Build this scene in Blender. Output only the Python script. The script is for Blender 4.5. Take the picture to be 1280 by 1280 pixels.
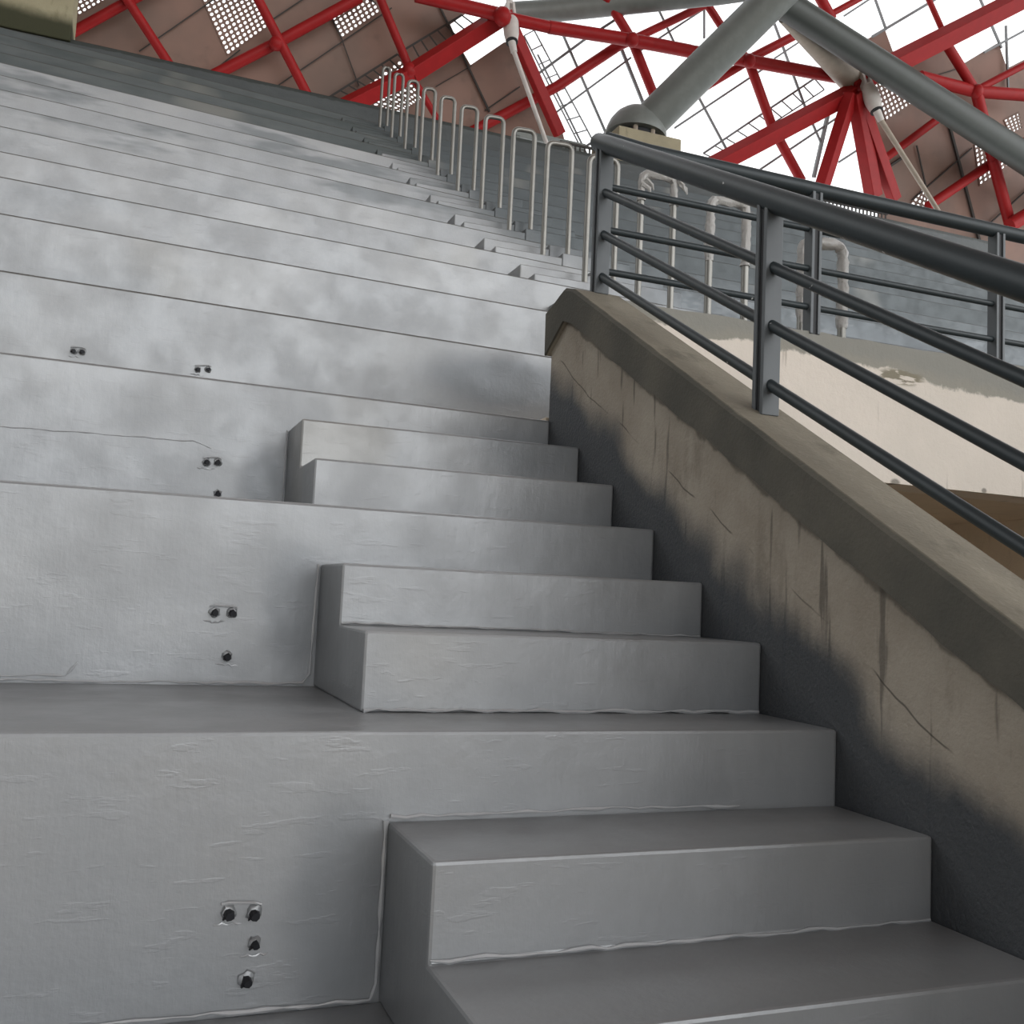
import bpy, bmesh, math, random
from mathutils import Vector, Matrix
from mathutils.geometry import tessellate_polygon
random.seed(7)
for o in list(bpy.data.objects): bpy.data.objects.remove(o)
SC = bpy.context.scene
COL = SC.collection

# ------------------------------------------------------------ camera
cam = bpy.data.cameras.new('camera')
cam.sensor_width = 36; cam.lens = 36 * 1263.89 / 1280; cam.clip_end = 400
camo = bpy.data.objects.new('camera', cam); COL.objects.link(camo)
RR = Vector((0.93191017, -0.35974721, 0.04610193))
UU = Vector((-0.07320237, -0.06206837, 0.99538381))
FF = Vector((0.35522507, 0.93098306, 0.0841765))
M = Matrix((RR, UU, -FF)).transposed().to_4x4()
M.translation = Vector((-1.49050966, -1.84003241, 0.25591036))
camo.matrix_world = M
SC.camera = camo

# ------------------------------------------------------------ overcast sky
SKY_LEFT, SKY_OPEN, SKY_BACK = 0.22, 3.5, 1.8
w = bpy.data.worlds.new('overcast_sky'); SC.world = w; w.use_nodes = True
nt = w.node_tree; nt.nodes.clear()
out = nt.nodes.new('ShaderNodeOutputWorld'); bg = nt.nodes.new('ShaderNodeBackground')
tc = nt.nodes.new('ShaderNodeTexCoord'); vm = nt.nodes.new('ShaderNodeVectorMath'); vm.operation = 'DOT_PRODUCT'
vm.inputs[1].default_value = Vector((0.50, -0.86, 0.10)).normalized()
def wmap(src, a, b, lo, hi):
    m = nt.nodes.new('ShaderNodeMapRange'); m.interpolation_type = 'SMOOTHSTEP'
    for k, v in (('From Min', a), ('From Max', b), ('To Min', lo), ('To Max', hi)): m.inputs[k].default_value = v
    nt.links.new(src, m.inputs['Value']); return m.outputs['Result']
wx = nt.nodes.new('ShaderNodeSeparateXYZ')
nt.links.new(tc.outputs['Generated'], vm.inputs[0]); nt.links.new(tc.outputs['Generated'], wx.inputs[0])
mx = nt.nodes.new('ShaderNodeMath'); mx.operation = 'MAXIMUM'
nt.links.new(wmap(vm.outputs['Value'], 0.35, 0.95, SKY_LEFT, SKY_OPEN), mx.inputs[0])     # open side of the arena, ahead-right
nt.links.new(wmap(wx.outputs['Y'], 0.0, 0.3, 0.0, SKY_BACK), mx.inputs[1])                # bright cloud behind the roof glass
nt.links.new(mx.outputs[0], bg.inputs['Strength'])
bg.inputs['Color'].default_value = (0.97, 0.985, 1.0, 1)
nt.links.new(bg.outputs[0], out.inputs[0])
SC.view_settings.view_transform = 'Standard'; SC.view_settings.look = 'None'
SC.view_settings.exposure = 0.0; SC.view_settings.gamma = 1.0
SC.view_settings.use_curve_mapping = False

H = 0.16; D = 0.28388

# ------------------------------------------------------------ materials
class Mat:
    def __init__(s, name, col, rough=.6, metal=0.0, spec=.5):
        s.m = bpy.data.materials.new(name); s.m.use_nodes = True
        s.t = s.m.node_tree; s.b = s.t.nodes['Principled BSDF']
        s.b.inputs['Base Color'].default_value = (*col, 1)
        s.b.inputs['Roughness'].default_value = rough; s.b.inputs['Metallic'].default_value = metal
        s.b.inputs['Specular IOR Level'].default_value = spec
        s.cur = None; s.col = col
        g = s.n('ShaderNodeNewGeometry'); s.pos = g.outputs['Position']
        s.xyz = s.n('ShaderNodeSeparateXYZ'); s.t.links.new(s.pos, s.xyz.inputs[0])
    def n(s, k): return s.t.nodes.new(k)
    def L(s, a, b): s.t.links.new(a, b)
    def noise(s, scale, detail=4, rough=.55, stretch=(1, 1, 1), src=None):
        mp = s.n('ShaderNodeMapping'); mp.inputs['Scale'].default_value = stretch
        s.L(src or s.pos, mp.inputs[0])
        t = s.n('ShaderNodeTexNoise'); t.inputs['Scale'].default_value = scale
        t.inputs['Detail'].default_value = detail; t.inputs['Roughness'].default_value = rough
        s.L(mp.outputs[0], t.inputs['Vector']); return t.outputs['Fac']
    def ramp(s, v, a, b, lo=0.0, hi=1.0):
        m = s.n('ShaderNodeMapRange'); m.interpolation_type = 'SMOOTHSTEP'
        m.inputs['From Min'].default_value = a; m.inputs['From Max'].default_value = b
        m.inputs['To Min'].default_value = lo; m.inputs['To Max'].default_value = hi
        s.L(v, m.inputs['Value']); return m.outputs['Result']
    def math(s, op, a, b=None, c=None):
        m = s.n('ShaderNodeMath'); m.operation = op
        for i, x in enumerate((a, b, c)):
            if x is None: continue
            if isinstance(x, (int, float)): m.inputs[i].default_value = x
            else: s.L(x, m.inputs[i])
        return m.outputs[0]
    def mix(s, fac, col):
        m = s.n('ShaderNodeMix'); m.data_type = 'RGBA'
        if isinstance(fac, (int, float)): m.inputs[0].default_value = fac
        else: s.L(fac, m.inputs[0])
        if s.cur is None: m.inputs[6].default_value = (*s.col, 1)
        else: s.L(s.cur, m.inputs[6])
        if isinstance(col, tuple): m.inputs[7].default_value = (*col, 1)
        else: s.L(col, m.inputs[7])
        s.cur = m.outputs[2]; s.L(s.cur, s.b.inputs['Base Color']); return s
    def bump(s, h, strength=.3, dist=.01):
        b = s.n('ShaderNodeBump'); b.inputs['Strength'].default_value = strength
        b.inputs['Distance'].default_value = dist; s.L(h, b.inputs['Height'])
        s.L(b.outputs[0], s.b.inputs['Normal']); return s
    def blob(s, c, rad, soft=.5):
        v = s.n('ShaderNodeVectorMath'); v.operation = 'SUBTRACT'; s.L(s.pos, v.inputs[0]); v.inputs[1].default_value = c
        q = s.n('ShaderNodeVectorMath'); q.operation = 'DIVIDE'; s.L(v.outputs[0], q.inputs[0]); q.inputs[1].default_value = rad
        l = s.n('ShaderNodeVectorMath'); l.operation = 'LENGTH'; s.L(q.outputs[0], l.inputs[0])
        nz = s.noise(3.0, 2); d = s.math('ADD', l.outputs['Value'], s.math('MULTIPLY', s.math('SUBTRACT', nz, .5), .5))
        return s.ramp(d, 1.0, soft)
def tank_paint():
    m = Mat('silver_grey_floor_paint', (.300, .310, .318), .42, .4, .5)
    m.mix(m.ramp(m.noise(1.1, 3), .35, .7), (.345, .352, .355))
    m.mix(m.math('MULTIPLY', m.ramp(m.noise(2.3, 4, .6, (.6, .6, 1.4)), .52, .72), .4), (.255, .272, .285))
    m.mix(m.math('MULTIPLY', m.ramp(m.noise(60, 2), .3, .8), .12), (.42, .42, .42))
    lowz = m.ramp(m.xyz.outputs['Z'], .1, 1.7, .5, 0)  # dimmer light on the lower tiers, painted in as a darker coat
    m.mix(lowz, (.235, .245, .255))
    # greener, darker old coat on the upper tiers and towards the right
    zz = m.ramp(m.xyz.outputs['Z'], 2.6, 4.2); xx = m.ramp(m.xyz.outputs['X'], .6, 2.6)
    f = m.math('MAXIMUM', m.math('MULTIPLY', zz, xx), m.math('MULTIPLY', m.ramp(m.xyz.outputs['X'], 1.9, 2.6), .75))
    m.mix(m.math('MULTIPLY', f, m.ramp(m.noise(1.6, 4, .6, (.5, .5, 2)), .25, .6, .55, .95)), (.105, .118, .125))
    z2 = m.ramp(m.xyz.outputs['Z'], 3.1, 3.9)
    m.mix(m.math('MULTIPLY', z2, m.ramp(m.noise(1.3, 4, .6, (.45, .45, 2.2)), .47, .60, 0, .8)), (.16, .175, .182))
    m.mix(m.math('MULTIPLY', m.ramp(m.xyz.outputs['Z'], 5.47, 5.50), m.ramp(m.noise(1.5, 4, .6, (.4, .4, 2)), .3, .7, 1, .85)), (.062, .074, .074))
    m.mix(m.ramp(m.math('ADD', m.xyz.outputs['X'], m.math('MULTIPLY', m.noise(1.2, 3), .8)), 1.8, 2.6, 0, .75), (.100, .115, .125))
    m.mix(m.math('MULTIPLY', m.ramp(m.xyz.outputs['X'], 1.8, 2.4, 0, .45), m.ramp(m.noise(2.6, 3, .7, (.8, .8, 2.2)), .5, .56)), (.19, .205, .215))
    m.mix(m.math('MULTIPLY', m.ramp(m.xyz.outputs['X'], 1.8, 2.4, 0, .5), m.ramp(m.noise(2.1, 3, .7, (.9, .5, 1.5)), .54, .60)), (.07, .08, .085))
    xr = m.ramp(m.math('ADD', m.xyz.outputs['X'], m.math('MULTIPLY', m.noise(1.2, 3), .8)), 1.5, 2.4)
    m.mix(m.math('MULTIPLY', m.math('MULTIPLY', xr, m.ramp(m.xyz.outputs['Z'], 2.5, 3.6)), .92), (.062, .073, .077))
    m.mix(m.math('MULTIPLY', m.ramp(m.noise(1.8, 2, .5, (.6, 1, .35)), .62, .75), .35), (.30, .285, .25))
    # darker patches: a sprayed one on a riser, others by the aisle steps
    for c, r, a in [((.15, 2.55, 1.26), (.52, .5, .17), .62), ((-.15, 1.55, .78), (.36, .4, .2), .5), ((-.1, .9, .5), (.5, .6, .3), .25),
                    ((-1.06, 1.70, .62), (.11, .1, .16), .45), ((-1.06, .85, .2), (.12, .1, .22), .45), ((-1.08, 0, -.3), (.14, .1, .26), .45), ((0.0, .3, .1), (.25, .5, .5), .2)]:
        m.mix(m.math('MULTIPLY', m.blob(c, r, .35), a), (.13, .145, .16))
    # grime line along every nosing
    at = m.n('ShaderNodeAttribute'); at.attribute_name = 'nosing'
    ed = m.math('MULTIPLY', m.ramp(at.outputs['Fac'], .989, .993), m.math('MULTIPLY', m.ramp(m.xyz.outputs['Y'], 1.2, 2.4), m.ramp(m.xyz.outputs['X'], 1.5, 3.0, 1, .35)))
    m.mix(m.math('MULTIPLY', ed, .75), (.07, .065, .055))
    h = m.math('ADD', m.math('MULTIPLY', m.noise(9, 5, .6), .8), m.math('MULTIPLY', m.noise(5, 5, .65, (6, 6, 1)), .35))
    h = m.math('ADD', h, m.math('MULTIPLY', m.noise(140, 2), .06))
    h = m.math('ADD', h, m.math('MULTIPLY', m.ramp(m.noise(7, 4, .6, (1, 1, 5)), .58, .64), .07))
    m.bump(h, .22, .012)
    m.L(m.ramp(m.noise(5, 3), .3, .7, .34, .5), m.b.inputs['Roughness'])
    return m.m
PAINT = tank_paint()
def dark_wall():
    m = Mat('dark_grey_wall_paint', (.05, .058, .06), .5, .1)
    m.mix(m.ramp(m.noise(1.2, 5, .6, (.5, .5, 1.6)), .35, .7), (.07, .08, .08))
    m.mix(m.math('MULTIPLY', m.ramp(m.noise(3, 4, .6, (.3, .3, 2)), .6, .7), .5), (.11, .12, .12))
    z = m.math('ADD', m.xyz.outputs['Z'], m.math('MULTIPLY', m.noise(5, 3), .06))
    m.mix(m.ramp(z, 7.945, 7.965), (.02, .025, .022))
    return m.bump(m.noise(12, 4), .3, .02).m
DWALL = dark_wall()
def raw_concrete(name, c1, c2, stain, top=False):
    m = Mat(name, c1, .85, 0, .25)
    m.mix(m.ramp(m.noise(2.5, 6, .65), .3, .7), c2)
    m.mix(m.math('MULTIPLY', m.ramp(m.noise(3.5, 5, .7, (1.5, 1.5, .6)), .55, .72), .6), stain)
    m.mix(m.math('MULTIPLY', m.ramp(m.noise(70, 3), .55, .75), .25), (.42, .38, .32))
    return m.bump(m.math('ADD', m.noise(18, 6, .7), m.noise(90, 3)), .35, .01)
def coping_mat():
    m = raw_concrete('bare_coping_concrete', (.235, .212, .168), (.31, .28, .22), (.15, .137, .108))
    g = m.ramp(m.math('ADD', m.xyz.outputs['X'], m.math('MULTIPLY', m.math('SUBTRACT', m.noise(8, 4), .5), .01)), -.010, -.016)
    m.mix(m.math('MULTIPLY', g, m.ramp(m.noise(3, 4), .3, .6, .75, .95)), (.085, .083, .072))     # aisle-side fascia unevenly darker
    return m.m
COPE = coping_mat()
def parapet():
    m = raw_concrete('parapet_concrete_half_painted', (.30, .262, .212), (.40, .36, .30), (.20, .175, .14))
    # drips
    m.mix(m.math('MULTIPLY', m.ramp(m.noise(7, 3, .5, (1, 3.5, .35)), .60, .68), .55), (.035, .033, .03))
    m.mix(m.math('MULTIPLY', m.ramp(m.noise(9, 3, .5, (1, 3, .4), None), .66, .72), .6), (.33, .29, .24))
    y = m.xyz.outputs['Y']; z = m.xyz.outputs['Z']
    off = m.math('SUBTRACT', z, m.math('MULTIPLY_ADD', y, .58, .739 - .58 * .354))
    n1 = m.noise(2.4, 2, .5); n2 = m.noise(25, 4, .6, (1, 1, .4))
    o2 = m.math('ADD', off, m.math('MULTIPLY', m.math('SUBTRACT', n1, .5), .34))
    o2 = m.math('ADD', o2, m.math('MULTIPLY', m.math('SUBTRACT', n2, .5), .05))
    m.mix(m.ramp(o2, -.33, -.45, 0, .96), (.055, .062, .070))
    # grout smear under the coping
    o3 = m.math('ADD', off, m.math('MULTIPLY', m.math('SUBTRACT', m.noise(11, 4), .5), .07))
    m.mix(m.math('MULTIPLY', m.ramp(o3, -.165, -.150), .6), (.06, .055, .045))
    # hairline joint parallel to the slope
    o4 = m.math('ABSOLUTE', m.math('ADD', m.math('ADD', off, .33), m.math('MULTIPLY', m.math('SUBTRACT', m.noise(1.7, 4), .5), .12)))
    m.mix(m.math('MULTIPLY', m.math('MULTIPLY', m.ramp(o4, .0035, .001), .7), m.ramp(m.noise(3.2, 2), .46, .54)), (.04, .036, .03))
    m.L(m.ramp(o2, -.33, -.45, .85, .48), m.b.inputs['Roughness'])
    return m.m
PARAPET = parapet()
def cream():
    m = Mat('cream_render_with_mortar_edge', (.66, .60, .53), .8, 0, .2)
    m.mix(m.ramp(m.noise(2, 4), .3, .7), (.60, .55, .485))
    m.mix(m.math('MULTIPLY', m.ramp(m.noise(6, 3, .5, (3, 1, .25)), .66, .72), .5), (.25, .22, .18))
    z = m.xyz.outputs['Z']; x = m.xyz.outputs['X']
    thr = m.math('ADD', m.math('MULTIPLY_ADD', x, .052, z), m.math('MULTIPLY', m.math('SUBTRACT', m.noise(3.5, 6, .7, (1, 1, 1)), .5), .14))
    m.mix(m.ramp(thr, 1.352, 1.367), (.27, .26, .225))
    m.mix(m.math('MULTIPLY', m.ramp(thr, 1.37, 1.42), .5), (.22, .225, .21))
    m.mix(m.math('MULTIPLY', m.blob((1.55, 1.55, 1.27), (.16, .2, .045), .6), m.ramp(m.noise(30, 3, .5, (.4, 1, 2)), .42, .5)), (.22, .20, .15))
    m.mix(m.blob((1.53, 1.55, .815), (.035, .1, .022), .5), (.25, .23, .2)); m.mix(m.blob((2.02, 1.55, .82), (.02, .1, .016), .5), (.25, .23, .2))
    return m.bump(m.noise(20, 6, .7), .4, .012).m
CREAM = cream()
SOFFIT = raw_concrete('brown_soffit_concrete', (.56, .48, .38), (.62, .53, .42), (.42, .36, .28)).m
PIER = raw_concrete('yellowed_pier_concrete', (.30, .27, .19), (.36, .32, .22), (.12, .11, .07)).m
def steel(name, c, r=.45, me=.3, sp=.5, chips=None, sc=30):
    m = Mat(name, c, r, me, sp)
    m.mix(m.math('MULTIPLY', m.ramp(m.noise(6, 4), .4, .7), .35), tuple(x * 1.35 for x in c))
    if chips: m.mix(m.ramp(m.noise(sc, 2), .74, .76), chips)
    return m.bump(m.noise(40, 3), .12, .004).m
RAIL = steel('charcoal_railing_paint', (.026, .035, .039), .45, .05, .35, (.5, .5, .5), 22)
POST = steel('slate_post_paint', (.098, .110, .118), .5, .05)
GALV = steel('galvanised_hoop_steel', (.25, .245, .225), .4, .65, .5, (.2, .17, .13), 18)
RED = steel('red_oxide_truss_paint', (.29, .012, .013), .5, .0, .22)
PIPE = steel('grey_green_pipe_paint', (.17, .185, .175), .5, .1)
PIPED = steel('dark_green_grey_pipe_paint', (.036, .043, .038), .5, .05)
TAN = steel('dusty_tan_steel', (.34, .29, .235), .6, .0)
WHITE = steel('off_white_cast_steel', (.58, .55, .52), .5, .0)
DARKM = Mat('dark_steel_and_gap_shade', (.012, .013, .015), .6).m
LATT = Mat('thin_grey_lattice_steel', (.16, .165, .17), .5, .3).m
STUB = Mat('cut_bolt_steel', (.022, .023, .027), .6, .4).m
SEAMM = Mat('sealant_joint', (.035, .030, .026), .7).m
def cladding():
    m = Mat('brown_cladding_underside', (.18, .12, .095), .6, 0, .4)
    m.mix(m.ramp(m.noise(.5, 4), .35, .65), (.26, .155, .12))
    m.mix(m.math('MULTIPLY', m.ramp(m.noise(1.1, 5, .6), .55, .7), .5), (.13, .09, .07))
    return m.bump(m.noise(2, 3), .1, .02).m
CLAD = cladding()
def film():
    m = Mat('crumpled_plastic_film', (.50, .49, .47), .25, 0, .6)
    m.b.inputs['Alpha'].default_value = .7
    return m.bump(m.noise(60, 4), .8, .01).m
FILM = film()
def glass():
    m = bpy.data.materials.new('roof_glass'); m.use_nodes = True; t = m.node_tree; t.nodes.clear()
    o = t.nodes.new('ShaderNodeOutputMaterial'); mx = t.nodes.new('ShaderNodeMixShader'); mx.inputs[0].default_value = .06
    a = t.nodes.new('ShaderNodeBsdfTransparent'); b = t.nodes.new('ShaderNodeBsdfGlossy'); b.inputs['Roughness'].default_value = .1
    t.links.new(a.outputs[0], mx.inputs[1]); t.links.new(b.outputs[0], mx.inputs[2]); t.links.new(mx.outputs[0], o.inputs[0]); return m
GLASS = glass()

# ------------------------------------------------------------ mesh helpers
def V(*a): return Vector(a)
def box(bm, a, b, rot=None, piv=None):
    vs = [Vector((x, y, z)) for x in (a[0], b[0]) for y in (a[1], b[1]) for z in (a[2], b[2])]
    if rot: vs = [piv + rot @ (v - piv) for v in vs]
    v = [bm.verts.new(p) for p in vs]
    for f in ((0, 1, 3, 2), (4, 6, 7, 5), (0, 4, 5, 1), (2, 3, 7, 6), (0, 2, 6, 4), (1, 5, 7, 3)): bm.faces.new([v[i] for i in f])
def prism(bm, pts, x0, x1):
    a = [bm.verts.new((x0, y, z)) for y, z in pts]; b = [bm.verts.new((x1, y, z)) for y, z in pts]
    bm.faces.new(a[::-1]); bm.faces.new(b)
    n = len(pts)
    for i in range(n): bm.faces.new((a[i], a[(i + 1) % n], b[(i + 1) % n], b[i]))
def sweep(bm, pts, rads, n=12, jitter=0, cap=True):
    pts = [Vector(p) for p in pts]
    if not isinstance(rads, (list, tuple)): rads = [rads] * len(pts)
    T = (pts[1] - pts[0]).normalized(); up = Vector((0, 0, 1)) if abs(T.z) < .9 else Vector((1, 0, 0))
    X = T.cross(up).normalized(); rings = []
    for i, p in enumerate(pts):
        if i == 0: t = T
        elif i == len(pts) - 1: t = (pts[i] - pts[i - 1]).normalized()
        else: t = ((pts[i + 1] - p).normalized() + (p - pts[i - 1]).normalized()).normalized()
        X = (X - t * X.dot(t)).normalized(); Y = t.cross(X)
        rings.append([bm.verts.new(p + (X * math.cos(2 * math.pi * k / n) + Y * math.sin(2 * math.pi * k / n)) * rads[i] * (1 + random.uniform(-jitter, jitter))) for k in range(n)])
    for a, b in zip(rings, rings[1:]):
        for k in range(n): bm.faces.new((a[k], a[(k + 1) % n], b[(k + 1) % n], b[k]))
    if cap: bm.faces.new(rings[0][::-1]); bm.faces.new(rings[-1])
def bar(bm, a, b, w, h, n0=None):
    a = Vector(a); b = Vector(b); t = (b - a).normalized()
    n0 = Vector(n0 or (0, -.94, -.33)); X = t.cross(n0).normalized(); Y = X.cross(t).normalized()
    r = []
    for p in (a, b): r.append([bm.verts.new(p + X * sx * w + Y * sy * h) for sx, sy in ((-1, -1), (1, -1), (1, 1), (-1, 1))])
    for k in range(4): bm.faces.new((r[0][k], r[0][(k + 1) % 4], r[1][(k + 1) % 4], r[1][k]))
    bm.faces.new(r[0][::-1]); bm.faces.new(r[1])
def arc(p0, c, p1, r, n=5):
    """points of a rounded corner at c between directions to p0 and p1"""
    p0, c, p1 = map(Vector, (p0, c, p1)); a = c + (p0 - c).normalized() * r; b = c + (p1 - c).normalized() * r
    return [(a * (1 - t) ** 2 + c * 2 * t * (1 - t) + b * t * t) for t in [i / n for i in range(n + 1)]]
def obj(name, bm, mat, parent=None, smooth=False, origin=None, bevel=0, seg=2):
    bmesh.ops.recalc_face_normals(bm, faces=bm.faces)
    if origin is not None: bmesh.ops.translate(bm, verts=bm.verts, vec=-Vector(origin))
    if smooth:
        for f in bm.faces: f.smooth = True
        for e in bm.edges:
            if len(e.link_faces) == 2 and e.calc_face_angle(0) > .7: e.smooth = False
    me = bpy.data.meshes.new(name); bm.to_mesh(me); bm.free(); me.materials.append(mat)
    o = bpy.data.objects.new(name, me); COL.objects.link(o)
    if origin is not None: o.location = origin
    if parent: o.parent = parent; o.location = Vector(o.location) - Vector(parent.location)
    if bevel:
        md = o.modifiers.new('bevel', 'BEVEL'); md.width = bevel; md.segments = seg; md.limit_method = 'ANGLE'
    return o
def tag(o, label, cat, group=None):
    o['label'] = label; o['category'] = cat
    if group: o['group'] = group
    return o
def struct(o): o['kind'] = 'structure'; return o
def thing(name, loc, label, cat, group=None):
    o = bpy.data.objects.new(name, None); COL.objects.link(o); o.location = loc; return tag(o, label, cat, group)
def dup(root, loc, label=None):
    r = root.copy(); COL.objects.link(r); r.location = loc
    if label: r['label'] = label
    for ch in list(root.children):
        c = ch.copy(); COL.objects.link(c); c.parent = r
        for g in ch.children:
            q = g.copy(); COL.objects.link(q); q.parent = c
    return r
BM = bmesh.new
# ------------------------------------------------------------ measured roof layout (metres)
BEAMS=[
((-3.22,15.57,8.77),(-2.14,15.28,9.60),0.084,'r'),
((-2.14,15.28,9.60),(-1.14,15.01,10.37),0.085,'r'),
((-2.21,15.04,9.72),(-1.34,15.37,8.76),0.078,'r'),
((-0.72,15.55,8.82),(0.31,15.30,9.55),0.096,'r'),
((0.31,15.30,9.55),(1.64,14.95,10.54),0.097,'r'),
((-0.18,14.88,10.18),(0.36,15.12,9.50),0.081,'r'),
((0.36,15.12,9.50),(0.94,15.38,8.76),0.083,'r'),
((1.87,14.72,10.62),(2.63,15.10,9.55),0.077,'r'),
((2.64,15.12,9.50),(3.35,15.37,8.76),0.058,'r'),
((1.53,15.21,8.64),(2.64,14.95,9.39),0.134,'b'),
((2.64,14.95,9.39),(4.13,14.53,10.61),0.142,'b'),
((2.49,14.37,10.48),(4.03,14.36,10.52),0.119,'r'),
((4.15,14.42,10.63),(5.55,15.02,8.92),0.102,'b'),
((3.85,15.57,8.77),(5.51,15.17,9.92),0.098,'r'),
((5.51,15.17,9.92),(6.59,14.85,10.82),0.099,'r'),
((6.59,14.85,10.82),(6.87,14.79,10.99),0.092,'r'),
((4.14,14.37,10.50),(4.97,14.36,10.53),0.107,'r'),
((4.97,14.36,10.53),(6.62,14.31,10.67),0.117,'r'),
((6.62,14.31,10.67),(7.83,14.28,10.74),0.120,'r'),
((7.83,14.28,10.74),(9.13,14.24,10.84),0.115,'r'),
((9.13,14.24,10.84),(11.57,14.19,11.00),0.119,'r'),
((5.97,14.32,11.47),(6.74,14.55,10.83),0.090,'r'),
((6.74,14.55,10.83),(7.51,14.88,9.89),0.092,'r'),
((6.74,14.55,10.83),(7.91,14.29,11.58),0.076,'r'),
((7.91,14.29,11.58),(8.87,14.08,12.18),0.069,'r'),
((7.86,14.16,11.95),(8.62,14.35,11.39),0.077,'r'),
((8.62,14.35,11.39),(9.29,14.49,11.00),0.078,'r'),
((9.29,14.49,11.00),(10.14,14.85,9.97),0.096,'r'),
((10.14,14.85,9.97),(11.08,15.14,9.16),0.099,'r'),
((9.28,14.48,11.03),(10.46,14.21,11.81),0.087,'r'),
((8.13,14.80,10.13),(9.29,14.49,11.00),0.078,'r'),
((8.69,14.75,8.83),(11.50,14.10,10.68),0.159,'b'),
((10.46,13.97,12.48),(10.96,14.11,12.09),0.104,'r'),
((10.90,14.08,12.16),(11.62,13.91,12.66),0.064,'r'),
((11.34,13.95,10.54),(11.15,14.54,8.85),0.137,'b'),
((11.45,13.94,10.56),(12.44,14.54,8.85),0.154,'b'),
((11.48,13.93,10.59),(12.97,14.53,8.88),0.122,'b'),
((11.48,14.07,10.76),(12.09,13.91,11.22),0.145,'b'),
((12.09,13.91,11.22),(15.29,13.20,13.27),0.180,'b'),
((13.05,13.79,13.01),(13.72,13.99,12.42),0.058,'r'),
((13.76,14.03,12.31),(14.94,14.30,11.55),0.102,'r'),
((13.39,14.30,11.55),(14.89,14.29,11.57),0.128,'r'),
((14.89,14.29,11.57),(16.43,14.21,11.79),0.131,'r'),
((14.92,14.28,11.61),(16.18,13.99,12.42),0.078,'r'),
((14.94,14.30,11.55),(15.83,14.70,10.40),0.122,'r'),
((15.83,14.70,10.40),(16.83,15.13,9.18),0.126,'r'),
((13.17,15.03,10.04),(14.30,14.68,11.03),0.086,'r'),
((14.56,15.28,9.31),(16.09,14.86,10.51),0.107,'r'),
((16.09,14.86,10.51),(16.92,14.65,11.12),0.108,'r'),
((16.50,14.86,9.08),(17.12,14.71,9.51),0.162,'r'),
]
BARS=[
((5.16,15.31,10.15),(5.97,15.05,10.89),0.023),
((5.97,15.05,10.89),(6.77,14.82,11.55),0.023),
((5.65,15.50,9.59),(7.00,15.08,10.81),0.017),
((7.15,15.03,10.95),(8.36,14.68,11.94),0.017),
((6.27,15.70,9.04),(7.01,15.48,9.66),0.020),
((7.01,15.48,9.66),(8.91,14.93,11.23),0.017),
((5.46,15.02,10.99),(6.81,15.58,9.37),0.020),
((6.78,15.05,10.90),(7.48,15.35,10.04),0.027),
((7.32,14.73,11.79),(7.84,14.92,11.26),0.017),
((8.35,14.67,11.98),(8.48,14.85,11.45),0.019),
((8.21,15.43,9.80),(10.03,14.91,11.29),0.018),
((8.44,15.15,10.59),(9.65,15.54,9.47),0.020),
((10.35,15.56,9.42),(11.96,15.11,10.72),0.019),
((9.98,14.65,12.03),(11.10,15.10,10.74),0.020),
((11.10,15.10,10.74),(11.73,15.32,10.12),0.019),
((10.14,14.85,11.44),(10.68,14.70,11.88),0.016),
((11.69,15.06,10.85),(11.69,15.54,9.50),0.034),
((12.22,15.40,9.89),(12.71,15.26,10.27),0.019),
((11.55,14.48,12.51),(12.12,14.32,12.97),0.017),
((12.34,14.55,12.30),(13.96,14.14,13.49),0.025),
((12.15,14.30,13.02),(12.65,14.49,12.49),0.020),
((14.73,14.09,13.63),(15.72,14.38,12.80),0.021),
((15.28,14.44,12.62),(16.39,14.18,13.36),0.021),
((15.68,14.23,13.23),(16.18,14.62,12.10),0.021),
((5.10,15.20,10.47),(6.57,15.76,8.85),0.014),
]
SEAMS=[
((-1.86,15.71,9.08),(-0.72,15.35,10.12),0.013),
((-0.71,15.75,8.98),(-0.25,15.58,9.44),0.014),
((0.41,15.74,9.00),(2.26,15.17,10.63),0.014),
((0.17,15.41,9.95),(0.79,15.22,10.49),0.014),
((1.19,15.28,10.32),(1.45,15.40,9.96),0.014),
((1.45,15.40,9.96),(1.85,15.64,9.30),0.011),
((3.05,15.07,10.93),(4.34,15.61,9.36),0.022),
((3.25,15.54,9.57),(3.87,15.37,10.04),0.011),
((4.25,15.61,9.37),(4.86,15.43,9.89),0.015),
((1.97,15.17,10.63),(1.51,15.10,10.83),0.014),
((13.81,14.76,11.80),(14.78,14.61,12.23),0.013),
((14.80,14.97,11.21),(16.51,15.73,9.02),0.036),
((14.37,15.56,9.52),(15.64,15.11,10.80),0.018),
((16.47,15.67,9.19),(17.61,15.26,10.37),0.019),
((13.56,15.37,10.06),(13.88,15.28,10.31),0.035),
((14.14,15.19,10.58),(14.68,15.46,9.80),0.018),
]
CLAD_L=[(-6.78,11.42),(2.22,13.89),(3.32,11.77),(3.63,10.86),(3.37,10.63),(3.65,10.28),(3.86,10.07),(4.43,10.56),(4.73,10.72),(5.88,9.32),(6.23,8.68),(6.68,8.54),(-6.78,8.12)]
CLAD_R=[(12.29,12.27),(12.66,12.55),(12.99,12.20),(14.38,12.66),(14.89,12.35),(15.67,12.92),(16.09,12.50),(17.25,13.24),(19.46,13.95),(21.65,9.10),(13.83,9.25),(12.64,11.43)]
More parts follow.
